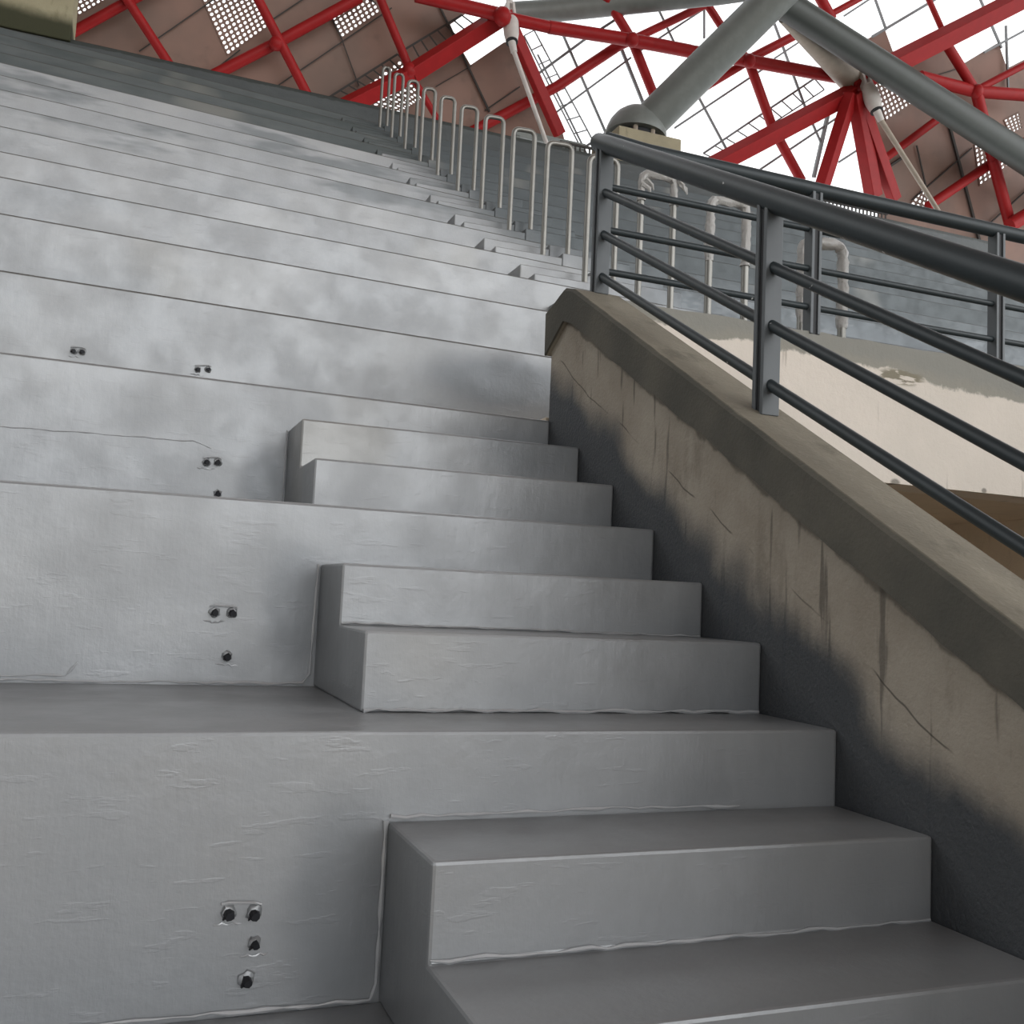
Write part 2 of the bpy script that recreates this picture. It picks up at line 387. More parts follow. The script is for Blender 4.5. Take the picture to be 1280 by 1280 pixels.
PERF=[
([(-2.82,9.42),(-2.22,9.90),(-2.46,10.19),(-3.01,9.72)],9,6),
([(-0.45,9.33),(0.17,9.90),(-0.28,10.57),(-0.94,10.08)],9,12),
([(1.45,10.00),(2.07,10.55),(1.82,10.88),(1.18,10.33)],9,6),
([(2.62,9.01),(3.10,9.39),(2.54,9.89),(1.61,9.01)],12,9),
([(13.22,10.91),(13.88,11.43),(13.34,11.91),(12.70,11.51)],8,8),
([(16.15,10.12),(16.85,10.69),(16.38,11.28),(15.70,10.90)],7,9),
([(16.63,11.28),(16.94,11.47),(16.73,11.76),(16.34,11.52)],4,5),
([(14.35,9.43),(15.15,9.36),(14.85,9.70),(14.59,9.80)],5,4),
]
LADDERS=[
((1.23,15.63,8.88),(2.44,15.29,9.87),(1.52,15.65,8.84),(2.69,15.34,9.71),9),
((2.55,15.25,9.96),(3.51,14.99,10.72),(2.75,15.35,9.70),(3.89,15.04,10.58),7),
((4.74,15.01,10.65),(6.41,15.64,8.85),(4.92,14.97,10.78),(6.70,15.60,8.96),0),
((8.90,15.44,9.42),(11.10,14.81,11.22),(9.24,15.46,9.36),(11.39,14.86,11.07),10),
]
ROOF_Y = -32.0; ROOF_Z = 21.0
NODES = [((4.02,14.20,10.40), 0.16), ((6.58,14.22,10.62), 0.13), ((9.08,14.16,10.79), 0.13), ((11.40,13.88,10.45), 0.13), ((14.85,14.21,11.53), 0.14), ((0.30,15.13,9.46), 0.12), ((2.58,14.90,9.41), 0.13)]
def pier2():
    m = raw_concrete('mossy_pier_concrete', (.30, .27, .18), (.36, .33, .22), (.2, .18, .11))
    z = m.math('ADD', m.xyz.outputs['Z'], m.math('MULTIPLY', m.noise(2, 4), .2))
    m.mix(m.ramp(z, 8.45, 8.25), (.05, .052, .03)); return m.m
PIER2 = pier2()
NODES.pop(3)
# ------------------------------------------------------------ terrace tiers
ZR = [0, 3.0, 5.99, 9.09, 12.25, 15.26, 18.18, 21.35, 24.55, 27.69, 30.89, 34.11, 37.3, 40.5, 43.8, 47.0]
ZR = [z * H for z in ZR]
def tier_z(k): return ZR[k] if 0 <= k < len(ZR) else (3 * k * H if k < 0 else ZR[-1])
XL, XR, OPEN = -9.0, 15.0, 3.25
# the upper tiers fall slightly to the right (metres per metre, from the x where each was measured)
FALL = [0, 0, -.010, -.017, -.021, -.0242, -.0266, -.033, -.035, -.0375, -.040, -.041, -.041, -.041, -.041, -.041]
XREF = [-1.65 - .125 * k for k in range(16)]
def tz(k, x):
    if k < 1: return tier_z(k)
    return tier_z(k) + FALL[k] * (min(max(x, -4.5), 2.4) - XREF[k])
ordn = ['lowest', 'second', 'third', 'fourth', 'fifth', 'sixth', 'seventh', 'eighth', 'ninth', 'tenth', 'eleventh', 'twelfth', 'thirteenth', 'fourteenth', 'fifteenth', 'sixteenth']
def tier(k, x0, x1, label, group='grey painted seating tiers'):
    y0 = 3 * k * D; z1 = tier_z(k); z0 = tier_z(k - 1) - .08 if k > -3 else z1 - 1.0
    y1 = 3 * (k + 1) * D if k < 15 else 13.59
    xs = sorted(set([x0, x1] + [x for x in (-4.5, -3, -1.5, 0, 1.2, 2.4) if x0 < x < x1]))
    bm = BM(); lay = bm.verts.layers.float.new('nosing'); rings = []
    for x in xs:
        zt = tz(k, x); zb = (min(z0, zt - .2) if k != 3 else z0) - (.2 if k > 3 else 0)
        r = [bm.verts.new(p) for p in ((x, y0, zb), (x, y0, zt), (x, y1, zt), (x, y1, zb))]
        r[1][lay] = 1; r[2][lay] = 1; r[0][lay] = 1 - (zt - zb); r[3][lay] = 1 - (zt - zb); rings.append(r)
    for p, q in zip(rings, rings[1:]):
        for j in range(4): bm.faces.new((p[j], p[(j + 1) % 4], q[(j + 1) % 4], q[j]))
    bm.faces.new(rings[0]); bm.faces.new(rings[-1][::-1])
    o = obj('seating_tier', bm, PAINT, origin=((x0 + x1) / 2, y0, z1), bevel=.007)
    tag(o, label, 'tier', group); return o
for k in range(-3, 16):
    i = k + 1
    if k < -1: lab = 'grey painted tier %s, below the lowest visible one, in front of the camera' % ('nearest' if k == -3 else 'next')
    elif k == -1: lab = 'grey painted tier at the bottom left corner of the photo'
    elif k < 3: lab = {0: 'lowest full grey tier in view, riser with cut bolts at bottom left', 1: 'second full grey tier up, wide riser behind the lower pair of aisle steps', 2: 'third grey tier up, ending at the parapet above the upper pair of aisle steps'}[k]
    else: lab = 'grey painted seating tier, %s counted up from the lowest full one' % ordn[i - 1]
    if k > 11: lab = 'dark grey seating tier near the top, ' + ['lowest', 'second', 'third', 'topmost'][k - 12] + ' of the four dark ones'
    if k == 11: lab = 'uppermost pale grey seating tier just below the dark upper ones'
    if k <= 2:
        tier(k, XL, 0.0, lab)
        tier(k, OPEN + .17, XR, 'grey seating tier right of the entrance opening, %s course' % ['first', 'second', 'third', 'fourth', 'fifth', 'sixth'][k + 3])
    else:
        tier(k, XL, XR, lab)
# slab of the third tier running on behind the entrance head wall
bm = BM(); box(bm, (.0, 1.75, .83), (OPEN + .17, 9 * D, 6 * H)); o = struct(obj('floor', bm, SOFFIT, bevel=.004))

# ------------------------------------------------------------ aisle step blocks
def steps(x0, x1, prof, label, group, xback=None):
    """prof: list of (y_front, z_top) from low to high; last y closes it; z0 base"""
    bm = BM(); (yb, zb), fr = prof[0], prof[1:]
    (ya, za), (yc, zc) = fr
    pts = [(ya, zb), (ya, za), (yc, za), (yc, zc), (yb - .0005, zc), (yb - .0005, zb)]
    prism(bm, pts, x0, x1)
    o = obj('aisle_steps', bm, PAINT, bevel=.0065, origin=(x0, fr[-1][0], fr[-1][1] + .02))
    return tag(o, label, 'steps', group)
g = 'step blocks of the near aisle beside the parapet'
steps(-1.003, -.001, [(-3 * D + 3 * D, -3 * H), (-2 * D, -2 * H), (-D, -H - .003)], 'nearest pair of grey aisle steps at the bottom of the photo, beside the parapet', g)
steps(-1.0, -.001, [(3 * D, 0), (D + .005, H + .012), (2 * D, 2 * H)], 'middle pair of grey aisle steps, standing on the first full tier beside the parapet', g)
steps(-.985, -.001, [(6 * D, ZR[1]), (4 * D, 4 * H), (5 * D, 5 * H)], 'upper pair of grey aisle steps, topmost beside the parapet, left side in dark shade', g)
steps(-1.003, -.001, [(-3 * D, -6 * H), (-5 * D, -5 * H), (-4 * D, -4 * H)], 'pair of grey aisle steps below the frame, closest to the camera', g)
ga = 'left step flight of the upper aisle with hoops'; gb = 'right step flight of the upper aisle with hoops'
for k in range(3, 15):
    a, b = tz(k, 1.3), tz(k + 1, 1.3); h3 = (b - a) / 3
    up = ['lowest', 'second', 'third', 'fourth', 'fifth', 'sixth', 'seventh', 'eighth', 'ninth', 'tenth', 'eleventh', 'topmost'][k - 3]
    o = steps(1.03, 1.60, [(3 * (k + 1) * D, a), ((3 * k + 1) * D, a + h3), ((3 * k + 2) * D, a + 2 * h3)], 'small grey step block left of the hoops, %s up the upper aisle' % up, ga); o.name = 'step_block'
    o = steps(1.60, 2.2, [(3 * (k + 1) * D, a), ((3 * k + 1) * D - .004, a + h3 + .25 * H), ((3 * k + 2) * D - .004, a + 2 * h3 + .25 * H)], 'small grey step block behind the hoops, %s up the upper aisle' % up, gb); o.name = 'step_block'

# ------------------------------------------------------------ back wall, far ends
bm = BM(); box(bm, (XL, 13.6, 6.0), (XR, 13.82, 7.98)); struct(obj('wall_back', bm, DWALL, bevel=.01))
# ------------------------------------------------------------ parapet of the entrance, coping, head wall
CZ = lambda y: .739 + .58 * (y - .354)
par = thing('parapet_wall', (.085, 0, -2.0), 'sloping concrete parapet between the near aisle and the entrance opening, half covered in dark grey paint', 'parapet')
bm = BM(); N = 40; ys = [-3.2 + (1.715 + 3.2) * i / N for i in range(N + 1)]
pts = [(1.715, -2.5), (-3.2, -2.5)] + [(y, min(CZ(y), 1.39) - .05) for y in ys]
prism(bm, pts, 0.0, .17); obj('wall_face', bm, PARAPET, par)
bm = BM()
rings = []
M2 = 60
for i in range(M2 + 1):
    y = -3.2 + (1.735 + 3.2) * i / M2
    zt = CZ(y) if y < 1.546 else 1.430 - (y - 1.546) * .30
    zb = zt - .135 + random.uniform(-.006, .006) + .002 * math.sin(y * 5)
    if y > 1.6: zb = zt - .135 - (y - 1.6) * .3
    rings.append([bm.verts.new(p) for p in ((-.022, y, zb), (-.024 + random.uniform(-.002, .002), y, zt - .012), (-.012, y, zt), (.165, y, zt), (.178, y, zt - .012), (.176, y, zb))])
for a, b in zip(rings, rings[1:]):
    for k in range(6): bm.faces.new((a[k], a[(k + 1) % 6], b[(k + 1) % 6], b[k]))
bm.faces.new(rings[0]); bm.faces.new(rings[-1][::-1])
cp = obj('coping', bm, COPE, par, bevel=0); cp['label'] = 'bare concrete coping on the parapet'
par2 = thing('parapet_wall', (OPEN + .085, 0, -2.0), 'matching parapet on the far right side of the entrance opening, beyond the photo', 'parapet')
bm = BM(); prism(bm, pts, OPEN, OPEN + .17); obj('wall_face', bm, PARAPET, par2)
bm = BM(); box(bm, (.178, 1.55, .81), (OPEN, 1.75, 1.405)); 
bmesh.ops.subdivide_edges(bm, edges=[e for e in bm.edges if abs(e.verts[0].co.x - e.verts[1].co.x) > 1], cuts=40)
for v in bm.verts:
    if v.co.z > 1.3: v.co.z += random.uniform(-.004, .004)
hw = struct(obj('wall_entrance', bm, CREAM))
# inside of the entrance passage below the tiers
bm = BM(); box(bm, (.17, 9 * D + .001, .83), (OPEN + .1, 3.7, .95)); box(bm, (.17, 3.4, -2.5), (OPEN, 3.6, .845)); struct(obj('ceiling', bm, SOFFIT, bevel=.004))
bm = BM(); box(bm, (.0, 1.716, -2.5), (.17, 3.6, .829)); box(bm, (OPEN, 1.75, -2.5), (OPEN + .17, 3.6, .829)); struct(obj('wall_passage', bm, SOFFIT))
bm = BM(); box(bm, (.17, -3.2, -2.6), (OPEN, 3.4, -2.5)); struct(obj('floor_passage', bm, SOFFIT)).name = 'floor'
# pitch level far in front of the stand
bm = BM(); box(bm, (-60, -80, -3.2), (60, -3.3, -3.0)); struct(obj('floor_arena', bm, SOFFIT)).name = 'floor'

# ------------------------------------------------------------ paint beads in the corners of risers
def bead(o, pts, r=.004):
    P = []
    a = [Vector(p) for p in pts]
    for p, q in zip(a, a[1:]):
        n = max(2, int((q - p).length / .03))
        P += [p.lerp(q, i / n) + Vector((0, random.uniform(-.001, .001), random.uniform(-.0025, .0025))) for i in range(n)]
    P.append(a[-1]); bm = BM(); sweep(bm, P, [r * random.uniform(.25, 1.3) for _ in P], 6)
    b = obj('paint_bead', bm, BEAD, o, True); b.location = Vector((0, 0, 0)) - Vector(o.location)
    return b
BEAD = steel('thick_glossy_grey_paint_run', (.40, .41, .42), .22, .2)  # paint runs made paler than the risers, edge highlight put into the colour
T = [o for o in bpy.data.objects if o.name.startswith('seating_tier')]
def find(k): return [o for o in T if abs(o.location.y - 3 * k * D) < .01 and (o.location.x < 0 or k > 2)][0]
t0, t1, t2, t3 = (find(k) for k in range(4))
bead(t1, [(-3.2, 3 * D - .004, .006), (-1.03, 3 * D - .004, .006), (-1.012, 3 * D - .004, .03), (-1.006, 3 * D - .004, 2 * H)], .0045)
bead(t0, [(-1.6, -.004, -3 * H + .01), (-1.02, -.004, -3 * H + .006), (-1.010, -.004, -3 * H + .03), (-1.008, -.004, -H)], .0045)
bead(t0, [(-1.0, -.003, -H + .006), (-.55, -.003, -H + .008), (-.25, -.003, -H + .004)], .004)
bead(t2, [(-.992, 6 * D - .004, ZR[1] + .005), (-.990, 6 * D - .004, 5 * H)], .004)
S = [o for o in bpy.data.objects if o.name.startswith('aisle_steps')]
bead(S[1], [(-.995, D - .001, .006), (-.01, D - .001, .004)], .0045)
bead(S[1], [(-.995, 2 * D - .005, H + .018), (-.01, 2 * D - .005, H + .014)], .003)
bead(S[0], [(-1.0, -D - .004, -2 * H + .006), (-.6, -D - .004, -2 * H + .004), (-.01, -D - .004, -2 * H + .003)], .0035)
# raised patch edge on the third riser
bead(t2, [(-2.6, 6 * D - .002, .725), (-1.88, 6 * D - .002, .7205), (-1.30, 6 * D - .002, .730), (-1.24, 6 * D - .002, .712)], .0018)
bead(t1, [(-2.2, 3 * D - .003, .05), (-1.86, 3 * D - .003, .016), (-1.60, 3 * D - .003, .018), (-1.575, 3 * D - .003, .05)], .003)

# ------------------------------------------------------------ cut bolts left in the risers
def anchor(y, pts, label):
    cx = sum(p[0] for p in pts) / len(pts); cz = min(p[1] for p in pts)
    t = thing('bolt_cluster', (cx, y, cz), label, 'bolts', 'cut bolts left in the risers')
    for j, (x, z) in enumerate(pts):
        s = .8 if len(pts) > 3 and j == 2 else 1.0
        bm = BM(); L = .020 * s
        sweep(bm, [(x, y + .004, z), (x, y - L * .5, z - .001), (x + .002, y - L, z - .003)], [.0085 * s, .0095 * s, .008 * s], 7, .18)
        sweep(bm, [(x - .006, y - L * .6, z - .004), (x - .010, y - L * 1.1, z - .006)], [.003, .002], 5, .2)
        b = obj('bolt', bm, STUB, t, False)
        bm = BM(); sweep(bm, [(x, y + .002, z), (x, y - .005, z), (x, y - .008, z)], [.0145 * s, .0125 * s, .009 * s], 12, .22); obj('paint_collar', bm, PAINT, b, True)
        b.children[0].location = (0, 0, 0)
        # drips of thick paint below
        if j % 2 == 0:
            bm = BM(); zz = z - random.uniform(.020, .030); w2 = random.uniform(.014, .030)
            P = [(x - w2 + 2 * w2 * i / 7, y - .001, zz + random.uniform(-.003, .003)) for i in range(8)]
            sweep(bm, P, [.001, .002, .003, .0015, .0028, .0018, .0022, .0008], 6, .3); c = obj('paint_sag', bm, BEAD, t, True)
    # ridge joining the two upper bolts
    if len(pts) > 1 and abs(pts[0][1] - pts[1][1]) < .02:
        bm = BM(); a, b2 = pts[0], pts[1]
        sweep(bm, [(a[0] - .012, y - .002, a[1] + .014), (a[0], y - .004, a[1] + .017), (b2[0], y - .004, b2[1] + .017), (b2[0] + .012, y - .002, b2[1] + .013)], .0028, 6, .3); obj('paint_ridge', bm, BEAD, t)
    return t
anchor(0, [(-1.277, -.306), (-1.234, -.309), (-1.229, -.360), (-1.239, -.420)], 'cut bolts caked in grey paint on the lowest full riser, bottom left')
anchor(3 * D, [(-1.263, .184), (-1.219, .184), (-1.224, .073)], 'three dark cut bolts on the second riser, beside the middle aisle steps')
anchor(6 * D, [(-1.251, .663), (-1.215, .666), (-1.208, .560)], 'dark cut bolts on the third riser, left of the upper aisle steps')
anchor(9 * D, [(-1.256, 1.149), (-1.214, 1.154)], 'right-hand pair of dark cut bolts low on the fourth riser')
anchor(9 * D, [(-1.737, 1.164), (-1.705, 1.165)], 'left-hand pair of dark cut bolts low on the fourth riser, near the left edge')

# ------------------------------------------------------------ railings
def post(parent, x, y, z0, z1, along):
    """two flat plates with a gap; along = direction of the rail"""
    bm = BM(); w = .027; t = .007; s = .018
    if along == 'y':
        box(bm, (x - w, y - s - t, z0), (x + w, y - s + t, z1)); box(bm, (x - w, y + s - t, z0 - .0), (x + w, y + s + t, z1 + .01))
    else:
        box(bm, (x - s - t, y - w, z0), (x - s + t, y + w, z1)); box(bm, (x + s - t, y - w, z0), (x + s + t, y + w, z1))
    p = obj('post', bm, POST, parent, bevel=.002)
    bm = BM()
    if along == 'y': box(bm, (x - w * .75, y - s + t, z0), (x + w * .75, y + s - t, z1))
    else: box(bm, (x - s + t, y - w * .75, z0), (x + s - t, y + w * .75, z1))
    c = obj('gap_shade', bm, DARKM, p)  # near-black fill paints in the shade between the plates
    c.location = Vector((0, 0, 0))
    return p
nr = thing('stair_railing', (.09, .43, CZ(.43)), 'near charcoal steel railing sloping down the parapet coping, large in the upper right', 'railing')
yj = 1.50
bm = BM(); TL = lambda y: -.018 * (y - .5); zt = lambda y: CZ(y) + .590 + TL(y)
sweep(bm, [(.09, yj + .078, zt(yj + .060)), (.09, yj + .070, zt(yj + .062)), (.09, yj + .055, zt(yj + .052))] + [(.09, y, zt(y)) for y in (1.45, .4, -.6, -1.6, -3.0)], [.018, .029, .0345, .0345, .0345, .0345, .0345, .0345], 20)
hr = obj('handrail', bm, RAIL, nr, True)
for off in (.404, .243, .081):
    ylist = [yj, .43, -.64, -1.71, -2.78]
    for a, b in zip(ylist, ylist[1:]):
        bm = BM(); sweep(bm, [(.09, a, CZ(a) + off + TL(a)), (.09, b, CZ(b) + off + TL(b))], .0155, 14); obj('rail', bm, RAIL, nr, True)
for y in (yj, .43, -.64, -1.71, -2.78): post(nr, .09, y, CZ(y) - .012, zt(y) - .02, 'y')
fr = thing('level_railing', (1.1, 1.62, 1.405), 'level charcoal steel railing on top of the cream head wall behind the near one', 'railing')
fy = 1.57
bm = BM(); sweep(bm, [(.12, fy - .02, 2.018), (.3, fy, 2.018), (1.5, fy, 2.018), (OPEN + .1, fy, 2.018)], .031, 18); obj('handrail', bm, RAIL, fr, True)
for z in (1.845, 1.675, 1.512):
    for a, b in ((.12, 1.10), (1.10, 2.105), (2.105, OPEN)):
        bm = BM(); sweep(bm, [(a, fy, z), (b, fy, z)], .0135, 12); obj('rail', bm, RAIL, fr, True)
for x in (1.10, 2.105, 3.11): post(fr, x, fy, 1.395, 2.0, 'x')

# ------------------------------------------------------------ galvanised hoops up the aisle
def hoop_pts(w, h): 
    A, B, Cc, Dd = (0, 0, 0), (0, 0, h), (w, 0, h + .012), (w, 0, 0)
    return [Vector(A)] + arc(A, B, Cc, .06) + arc(B, Cc, Dd, .06) + [Vector(Dd)]
names = ['nearest, behind the second near post', 'second up, wrapped in plastic film', 'third up, bent top wrapped in white film', 'fourth up, half hidden by the corner post', 'fifth up, first one clear left of the corner post', 'sixth up, large and clear', 'seventh up', 'eighth up', 'ninth up', 'tenth up', 'eleventh up', 'twelfth up', 'topmost and smallest, by the back wall']
hoops = []
for i, k in enumerate(range(2, 15)):
    y = (3 * k + 1.55) * D
    if k >= 3: z = tz(k, 1.5) + (tz(k + 1, 1.5) - tz(k, 1.5)) / 3 + .25 * H
    else: z = ZR[2] 
    xl = 1.475 + .009 * max(0, k - 4); w = 1.715 - .005 * max(0, k - 5) - xl; hgt = .965
    if k == 2: z = ZR[2] ; hgt = 1.09 - .0
    hoops.append((xl, y, z, w, hgt))
for i, (x, y, z, w, hg) in enumerate(hoops):
    t = thing('hoop_rail', (x, y, z), 'galvanised inverted-U pipe hoop, ' + names[i], 'hoop rail', 'galvanised hoops up the middle of the aisle')
    bm = BM(); P = hoop_pts(w, hg); dz = .25 * H if i > 0 else 0; P[0] = P[0] - V(0, 0, dz); sweep(bm, [Vector((x, y, z)) + p for p in P], .0215, 10); obj('pipe', bm, GALV, t, True)
    for dx, zz in ((0, z - dz), (w, z)):
        bm = BM(); sweep(bm, [(x + dx, y, zz), (x + dx, y, zz + .012), (x + dx, y, zz + .02)], [.045, .045, .03], 12); obj('base_flange', bm, GALV, t, True)
    if i < 3:
        bm = BM(); Q = hoop_pts(w, hg); R = []
        for a, b in zip(Q, Q[1:]):
            n = max(1, int((b - a).length / .025)); R += [a.lerp(b, j / n) for j in range(n)]
        R = [p for p in R if p.z > hg * (.62 if i != 2 else .80)]
        sweep(bm, [Vector((x, y, z)) + p for p in R], [.0235 + random.uniform(-.001, .008) for _ in R], 10, .16)
        if i == 2:
            for e, (dx, dz) in enumerate([(w + .03, -.03), (w + .05, -.05), (.02, -.10), (.04, -.07)]):
                sweep(bm, [(x + dx - .02, y - .02, z + hg + dz + .02), (x + dx + .02, y - .03, z + hg + dz - .01), (x + dx + .03, y - .035, z + hg + dz - .045)], [.018, .014, .004], 6, .3)
        f = obj('plastic_wrap', bm, FILM, t, True); f['label'] = 'loose white plastic film wrapped round the hoop'

# ------------------------------------------------------------ roof shell
def rp(x, z, off=0): return Vector((x, 16 - off - .35 * (z - 8.4), z))
PN = Vector((0, 1, .35)).normalized()
def shell(name, outer, holes, thick=.05):
    loops = [[rp(*p) for p in outer]] + [[rp(*p) for p in h] for h in holes]
    tri = tessellate_polygon(loops); flat = [p for l in loops for p in l]
    bm = BM(); vs = [bm.verts.new(p) for p in flat]
    for t in tri:
        try: bm.faces.new([vs[i] for i in t])
        except ValueError: pass
    bmesh.ops.recalc_face_normals(bm, faces=bm.faces)
    g2 = bmesh.ops.extrude_face_region(bm, geom=list(bm.faces))
    for v in [e for e in g2['geom'] if isinstance(e, bmesh.types.BMVert)]: v.co += PN * thick
    return bm
CLAD_L2 = CLAD_L[:-2] + [(6.9, 7.5), (-12, 7.5), (-12, 13.6)]
CLAD_R2 = CLAD_R[:-3] + [(24, 9.0), (24, 7.5), (14.3, 7.5), CLAD_R[-1]]
def hole_for(p):
    c = (sum(a[0] for a in p) / 4, sum(a[1] for a in p) / 4)
    return [(c[0] + (a[0] - c[0]) * .995, c[1] + (a[1] - c[1]) * .995) for a in p]
cl = struct(obj('ceiling', shell('c', CLAD_L2, [hole_for(p[0]) for p in PERF[:4]]), CLAD)); 
cr = struct(obj('ceiling', shell('c', CLAD_R2, [hole_for(p[0]) for p in PERF[4:]]), CLAD))
for i, (a, b, r) in enumerate(SEAMS):
    bm = BM(); bar(bm, a, b, r * .75, r * .7); obj('joint_strip', bm, SEAMM, cl if a[0] < 5 else cr)
pl = ['cut by the concrete pier, top left', 'large one above the left end of the back wall', 'small one right of the large left panel', 'behind the topmost hoops and a red girder', 'beside the right white turnbuckle', 'crossed by a red beam near the right edge', 'small one at the far right above the big pipe', 'low one beside the slanting tan rod']
for i, (q, n, m) in enumerate(PERF):
    bm = BM(); A = [rp(*p, 0.0) for p in q]
    def P(u, v): return (A[0] * (1 - u) + A[1] * u) * (1 - v) + (A[3] * (1 - u) + A[2] * u) * v
    grid = {}
    def gv(a, b):
        if (a, b) not in grid: grid[a, b] = bm.verts.new(P(a / n, b / m))
        return grid[a, b]
    for a in range(n):
        for b in range(m):
            c4 = [gv(a, b), gv(a + 1, b), gv(a + 1, b + 1), gv(a, b + 1)]
            cc = (a + .5, b + .5); R = .33
            ring = [bm.verts.new(P((cc[0] + R * math.cos(t)) / n, (cc[1] + R * math.sin(t)) / m)) for t in [math.radians(225 + 45 * s) for s in range(8)]]
            for s in range(4):
                r0, r1, r2 = ring[2 * s], ring[2 * s + 1], ring[(2 * s + 2) % 8]
                c0, c1 = c4[s], c4[(s + 1) % 4]
                bm.faces.new((c0, r1, r0)); bm.faces.new((c0, c1, r1)); bm.faces.new((c1, r2, r1))
    o = obj('perforated_panel', bm, CLAD)
    md = o.modifiers.new('thick', 'SOLIDIFY'); md.thickness = .02
    tag(o, 'perforated brown roof panel, ' + pl[i], 'perforated panel', 'perforated panels in the roof cladding')
# slotted strip closing the gap above the back wall
for s0, s1, lab in ((5.0, 6.0, 'short dark slotted metal strip on the back wall, behind the hoops'), (9.9, 12.0, 'dark slotted metal strip on the back wall, seen between the two handrails')):
    bm = BM(); n = int((s1 - s0) / .09)
    for i in range(n + 1):
        box(bm, (s0 + i * .09, 13.65, 7.98), (s0 + i * .09 + .028, 13.67, 8.09))
    box(bm, (s0 - .01, 13.64, 8.085), (s1 + .03, 13.68, 8.12))
    tag(obj('slotted_strip', bm, SEAMM), lab, 'strip')

# roof glass and glazing bars
win = obj('window_1', shell('g', [(1.2, 7.5), (24, 7.5), (24, 18), (-12, 18), (-12, 13.7), (1.2, 13.7)], [], .02), GLASS); struct(win)
for v in win.data.vertices: v.co += PN * .12
for a, b, r in BARS:
    bm = BM(); bar(bm, a, b, r, r); obj('glazing_bar', bm, LATT, win)
# cladding higher up and the solid roof over the stand, unseen; its long reach is added to block light from above
bm = BM(); bm2 = [rp(-12, 17.9), rp(24, 17.9), V(24, ROOF_Y, ROOF_Z), V(-12, ROOF_Y, ROOF_Z)]
vs = [bm.verts.new(p) for p in bm2]; bm.faces.new(vs); g2 = bmesh.ops.extrude_face_region(bm, geom=list(bm.faces))
for v in [e for e in g2['geom'] if isinstance(e, bmesh.types.BMVert)]: v.co.z += .1
struct(obj('ceiling', bm, CLAD))

tr = thing('roof_truss', (4, 15.5, 8.0), 'red painted steel roof lattice of round and box beams across the top of the photo', 'roof truss')
for a, b, r, k in BEAMS:
    bm = BM()
    if k == 'r': sweep(bm, [a, b], r, 14)
    else: bar(bm, a, b, r * .95, r * .8, (.45, -.80, -.55))
    obj('beam', bm, RED, tr, k == 'r', bevel=0 if k == 'r' else .012)
# gusset nodes where beams meet
for (p, r) in NODES:
    bm = BM(); bmesh.ops.create_icosphere(bm, subdivisions=2, radius=r, matrix=Matrix.Translation(Vector(p)) @ Matrix.Diagonal((1, 1, 1.1, 1))); obj('node', bm, RED, tr, True)

# slender lattice walkways hung under the roof
ll = ['left of the two near the topmost hoops', 'upper one along the big red girder, left of centre', 'steep one beside the dark red beam', 'long one against white glazing above the handrail']
for i, (a, b, c, e, n) in enumerate(LADDERS):
    a, b, c, e = map(Vector, (a, b, c, e)); bm = BM()
    if n:
        bar(bm, a, b, .018, .018); bar(bm, c, e, .012, .012)
        for j in range(n + 1): bar(bm, a.lerp(b, j / n), c.lerp(e, j / n), .011, .009)
    else:
        n = 9; bar(bm, c, e, .011, .011); bar(bm, a, b, .011, .011)
        for j in range(n + 1):
            p = c.lerp(e, j / n); bar(bm, a.lerp(b, j / n), p, .011, .011)
    tag(obj('ladder_frame', bm, LATT if i > 1 else SEAMM), 'thin dark ladder-like steel frame, ' + ll[i], 'ladder frame', 'ladder frames under the roof')

# ------------------------------------------------------------ big grey tubular support on its pedestal
ped = thing('pedestal', (6.817, 14.137, 6.423), 'yellowed concrete pedestal carrying the foot of the grey pipe, behind the handrail corner', 'pedestal')
bm = BM(); box(bm, (6.193, 13.838, 6.293), (7.467, 14.982, 8.737)); obj('block', bm, PIER, ped, bevel=.015)
fs = thing('tubular_frame', (6.882, 14.202, 8.763), 'thick grey green steel pipes meeting at the top edge, standing on the concrete pedestal', 'pipe frame')
J = V(8.429, 12.616, 10.921)
bm = BM(); sweep(bm, [(6.921, 14.228, 9.049), (7.116, 14.072, 9.283), (8.390, 12.642, 10.869), (8.897, 12.070, 11.519)], [.341, .341, .328, .325], 32); obj('leg_pipe', bm, PIPE, fs, True)
bm = BM(); sweep(bm, [(8.533, 12.564, 11.012), (10.496, 13.032, 10.882), (16.047, 14.072, 10.245), (19.297, 14.722, 9.868)], [.247, .26, .302, .318], 32); obj('brace_pipe', bm, PIPED, fs, True)
bm = BM(); sweep(bm, [(4.503, 15.242, 11.142), (5.153, 15.112, 11.285), (7.935, 13.422, 11.441), (8.676, 12.642, 11.363)], .204, 28); obj('brace_pipe', bm, PIPE, fs, True)
bm = BM(); sweep(bm, [(8.897, 12.837, 10.895), (11.809, 14.332, 11.025)], [.09, .278], 28); c = obj('tapered_pipe', bm, TAN, fs, True); c['label'] = 'dusty tan tapered pipe'
# domed foot: flared skirt over a bearing plate
bm = BM(); c0 = V(6.778, 14.332, 8.841)
prof = [(.56, .0), (.57, .05), (.545, .16), (.49, .29), (.39, .42), (.26, .51), (.10, .55)]
sweep(bm, [c0 + V(0.02 * i / 6, 0, h) for i, (r, h) in enumerate(prof)], [r for r, h in prof], 32); obj('domed_foot', bm, PIPE, fs, True)
bm = BM(); sweep(bm, [c0 + V(0, 0, -.11), c0 + V(0, 0, .005)], .43, 24); obj('bearing', bm, DARKM, fs, True)
for a in range(8):
    t = a * math.pi / 4 + .3; p = c0 + V(math.cos(t) * .44, math.sin(t) * .44, 0); bm = BM(); sweep(bm, [p + V(0, 0, -.11), p + V(0, 0, .03)], .045, 6); obj('bolt', bm, TAN, fs)

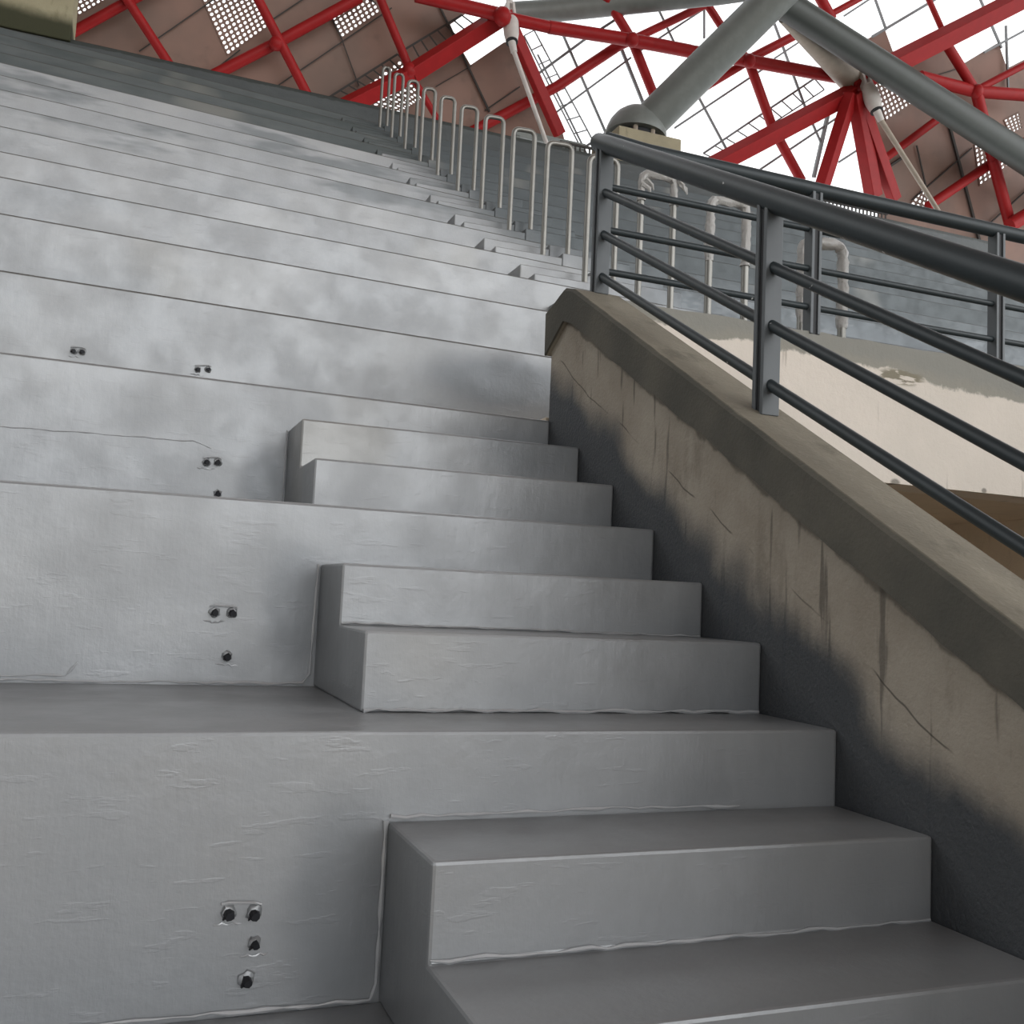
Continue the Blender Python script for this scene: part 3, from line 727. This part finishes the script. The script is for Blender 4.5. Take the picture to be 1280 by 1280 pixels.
# ------------------------------------------------------------ cast turnbuckles with rods
def turnbuckle(P, R, rodtop, rodend, rr, label):
    P = [Vector(p) for p in P]; t = thing('tie_rod', P[0], label, 'tie rod', 'white tie rods with cast clevises')
    bm = BM(); ax = (P[2] - P[0]).normalized(); sd = ax.cross(V(0, 1, 0)).normalized()
    for s in (-1, 1): bar(bm, P[0] + sd * s * R * .38, P[0].lerp(P[2], .55) + sd * s * R * .55, R * .16, R * .5)
    sweep(bm, [P[0] - ax * R * .8, P[0] + ax * R * .3], R * .45, 12)
    obj('clevis', bm, WHITE, t, True)
    bm = BM(); sweep(bm, [P[0].lerp(P[2], .35), P[0].lerp(P[2], .5), P[0].lerp(P[2], .8), P[2]], [R * .75, R * 1.02, R * .95, R * .72], 20); obj('socket', bm, WHITE, t, True)
    bm = BM(); sweep(bm, [P[2] - ax * R * .02, P[2] + ax * R * .14], R * .76, 20); obj('ring', bm, DARKM, t, True)
    bm = BM(); sweep(bm, [P[2], P[3]], [R * .5, R * .42], 14); obj('rod_end', bm, WHITE, t, True)
    bm = BM(); sweep(bm, [P[3], Vector(rodend)], [rr, rr * .85], 12); obj('rod', bm, TAN if R > .15 else WHITE, t, True)
turnbuckle([(4.256, 14.527, 10.869), (4.230, 14.332, 10.258), (4.217, 14.202, 9.985), (4.269, 14.202, 9.803)], .14, None, (4.893, 13.916, 8.048), .042, 'white cast turnbuckle and pale rod hanging at the left end of the level grey pipe')
turnbuckle([(11.601, 13.942, 11.025), (11.653, 13.812, 10.505), (11.744, 13.682, 10.167), (11.861, 13.682, 9.985)], .163, None, (13.343, 13.539, 8.178), .054, 'white cast turnbuckle and tan rod below the tapered pipe, right half')

# ------------------------------------------------------------ concrete pier top left, channel at the wall top
bm = BM(); box(bm, (-11.253, 13.552, 7.925), (-2.738, 14.332, 12.013)); tag(obj('concrete_pier', bm, PIER2, bevel=.02), 'yellowish concrete pier with dark mossy foot on the back wall, top left corner', 'pier')
bm = BM(); box(bm, (4.33, 14.05, 8.23), (5.66, 14.25, 8.36)); box(bm, (4.33, 14.05, 7.88), (4.40, 14.25, 8.25)); box(bm, (5.57, 14.05, 7.88), (5.66, 14.25, 8.25))
tag(obj('steel_bracket', bm, PIPE, bevel=.005), 'small grey steel bracket frame standing behind the back wall near the hoops', 'bracket')
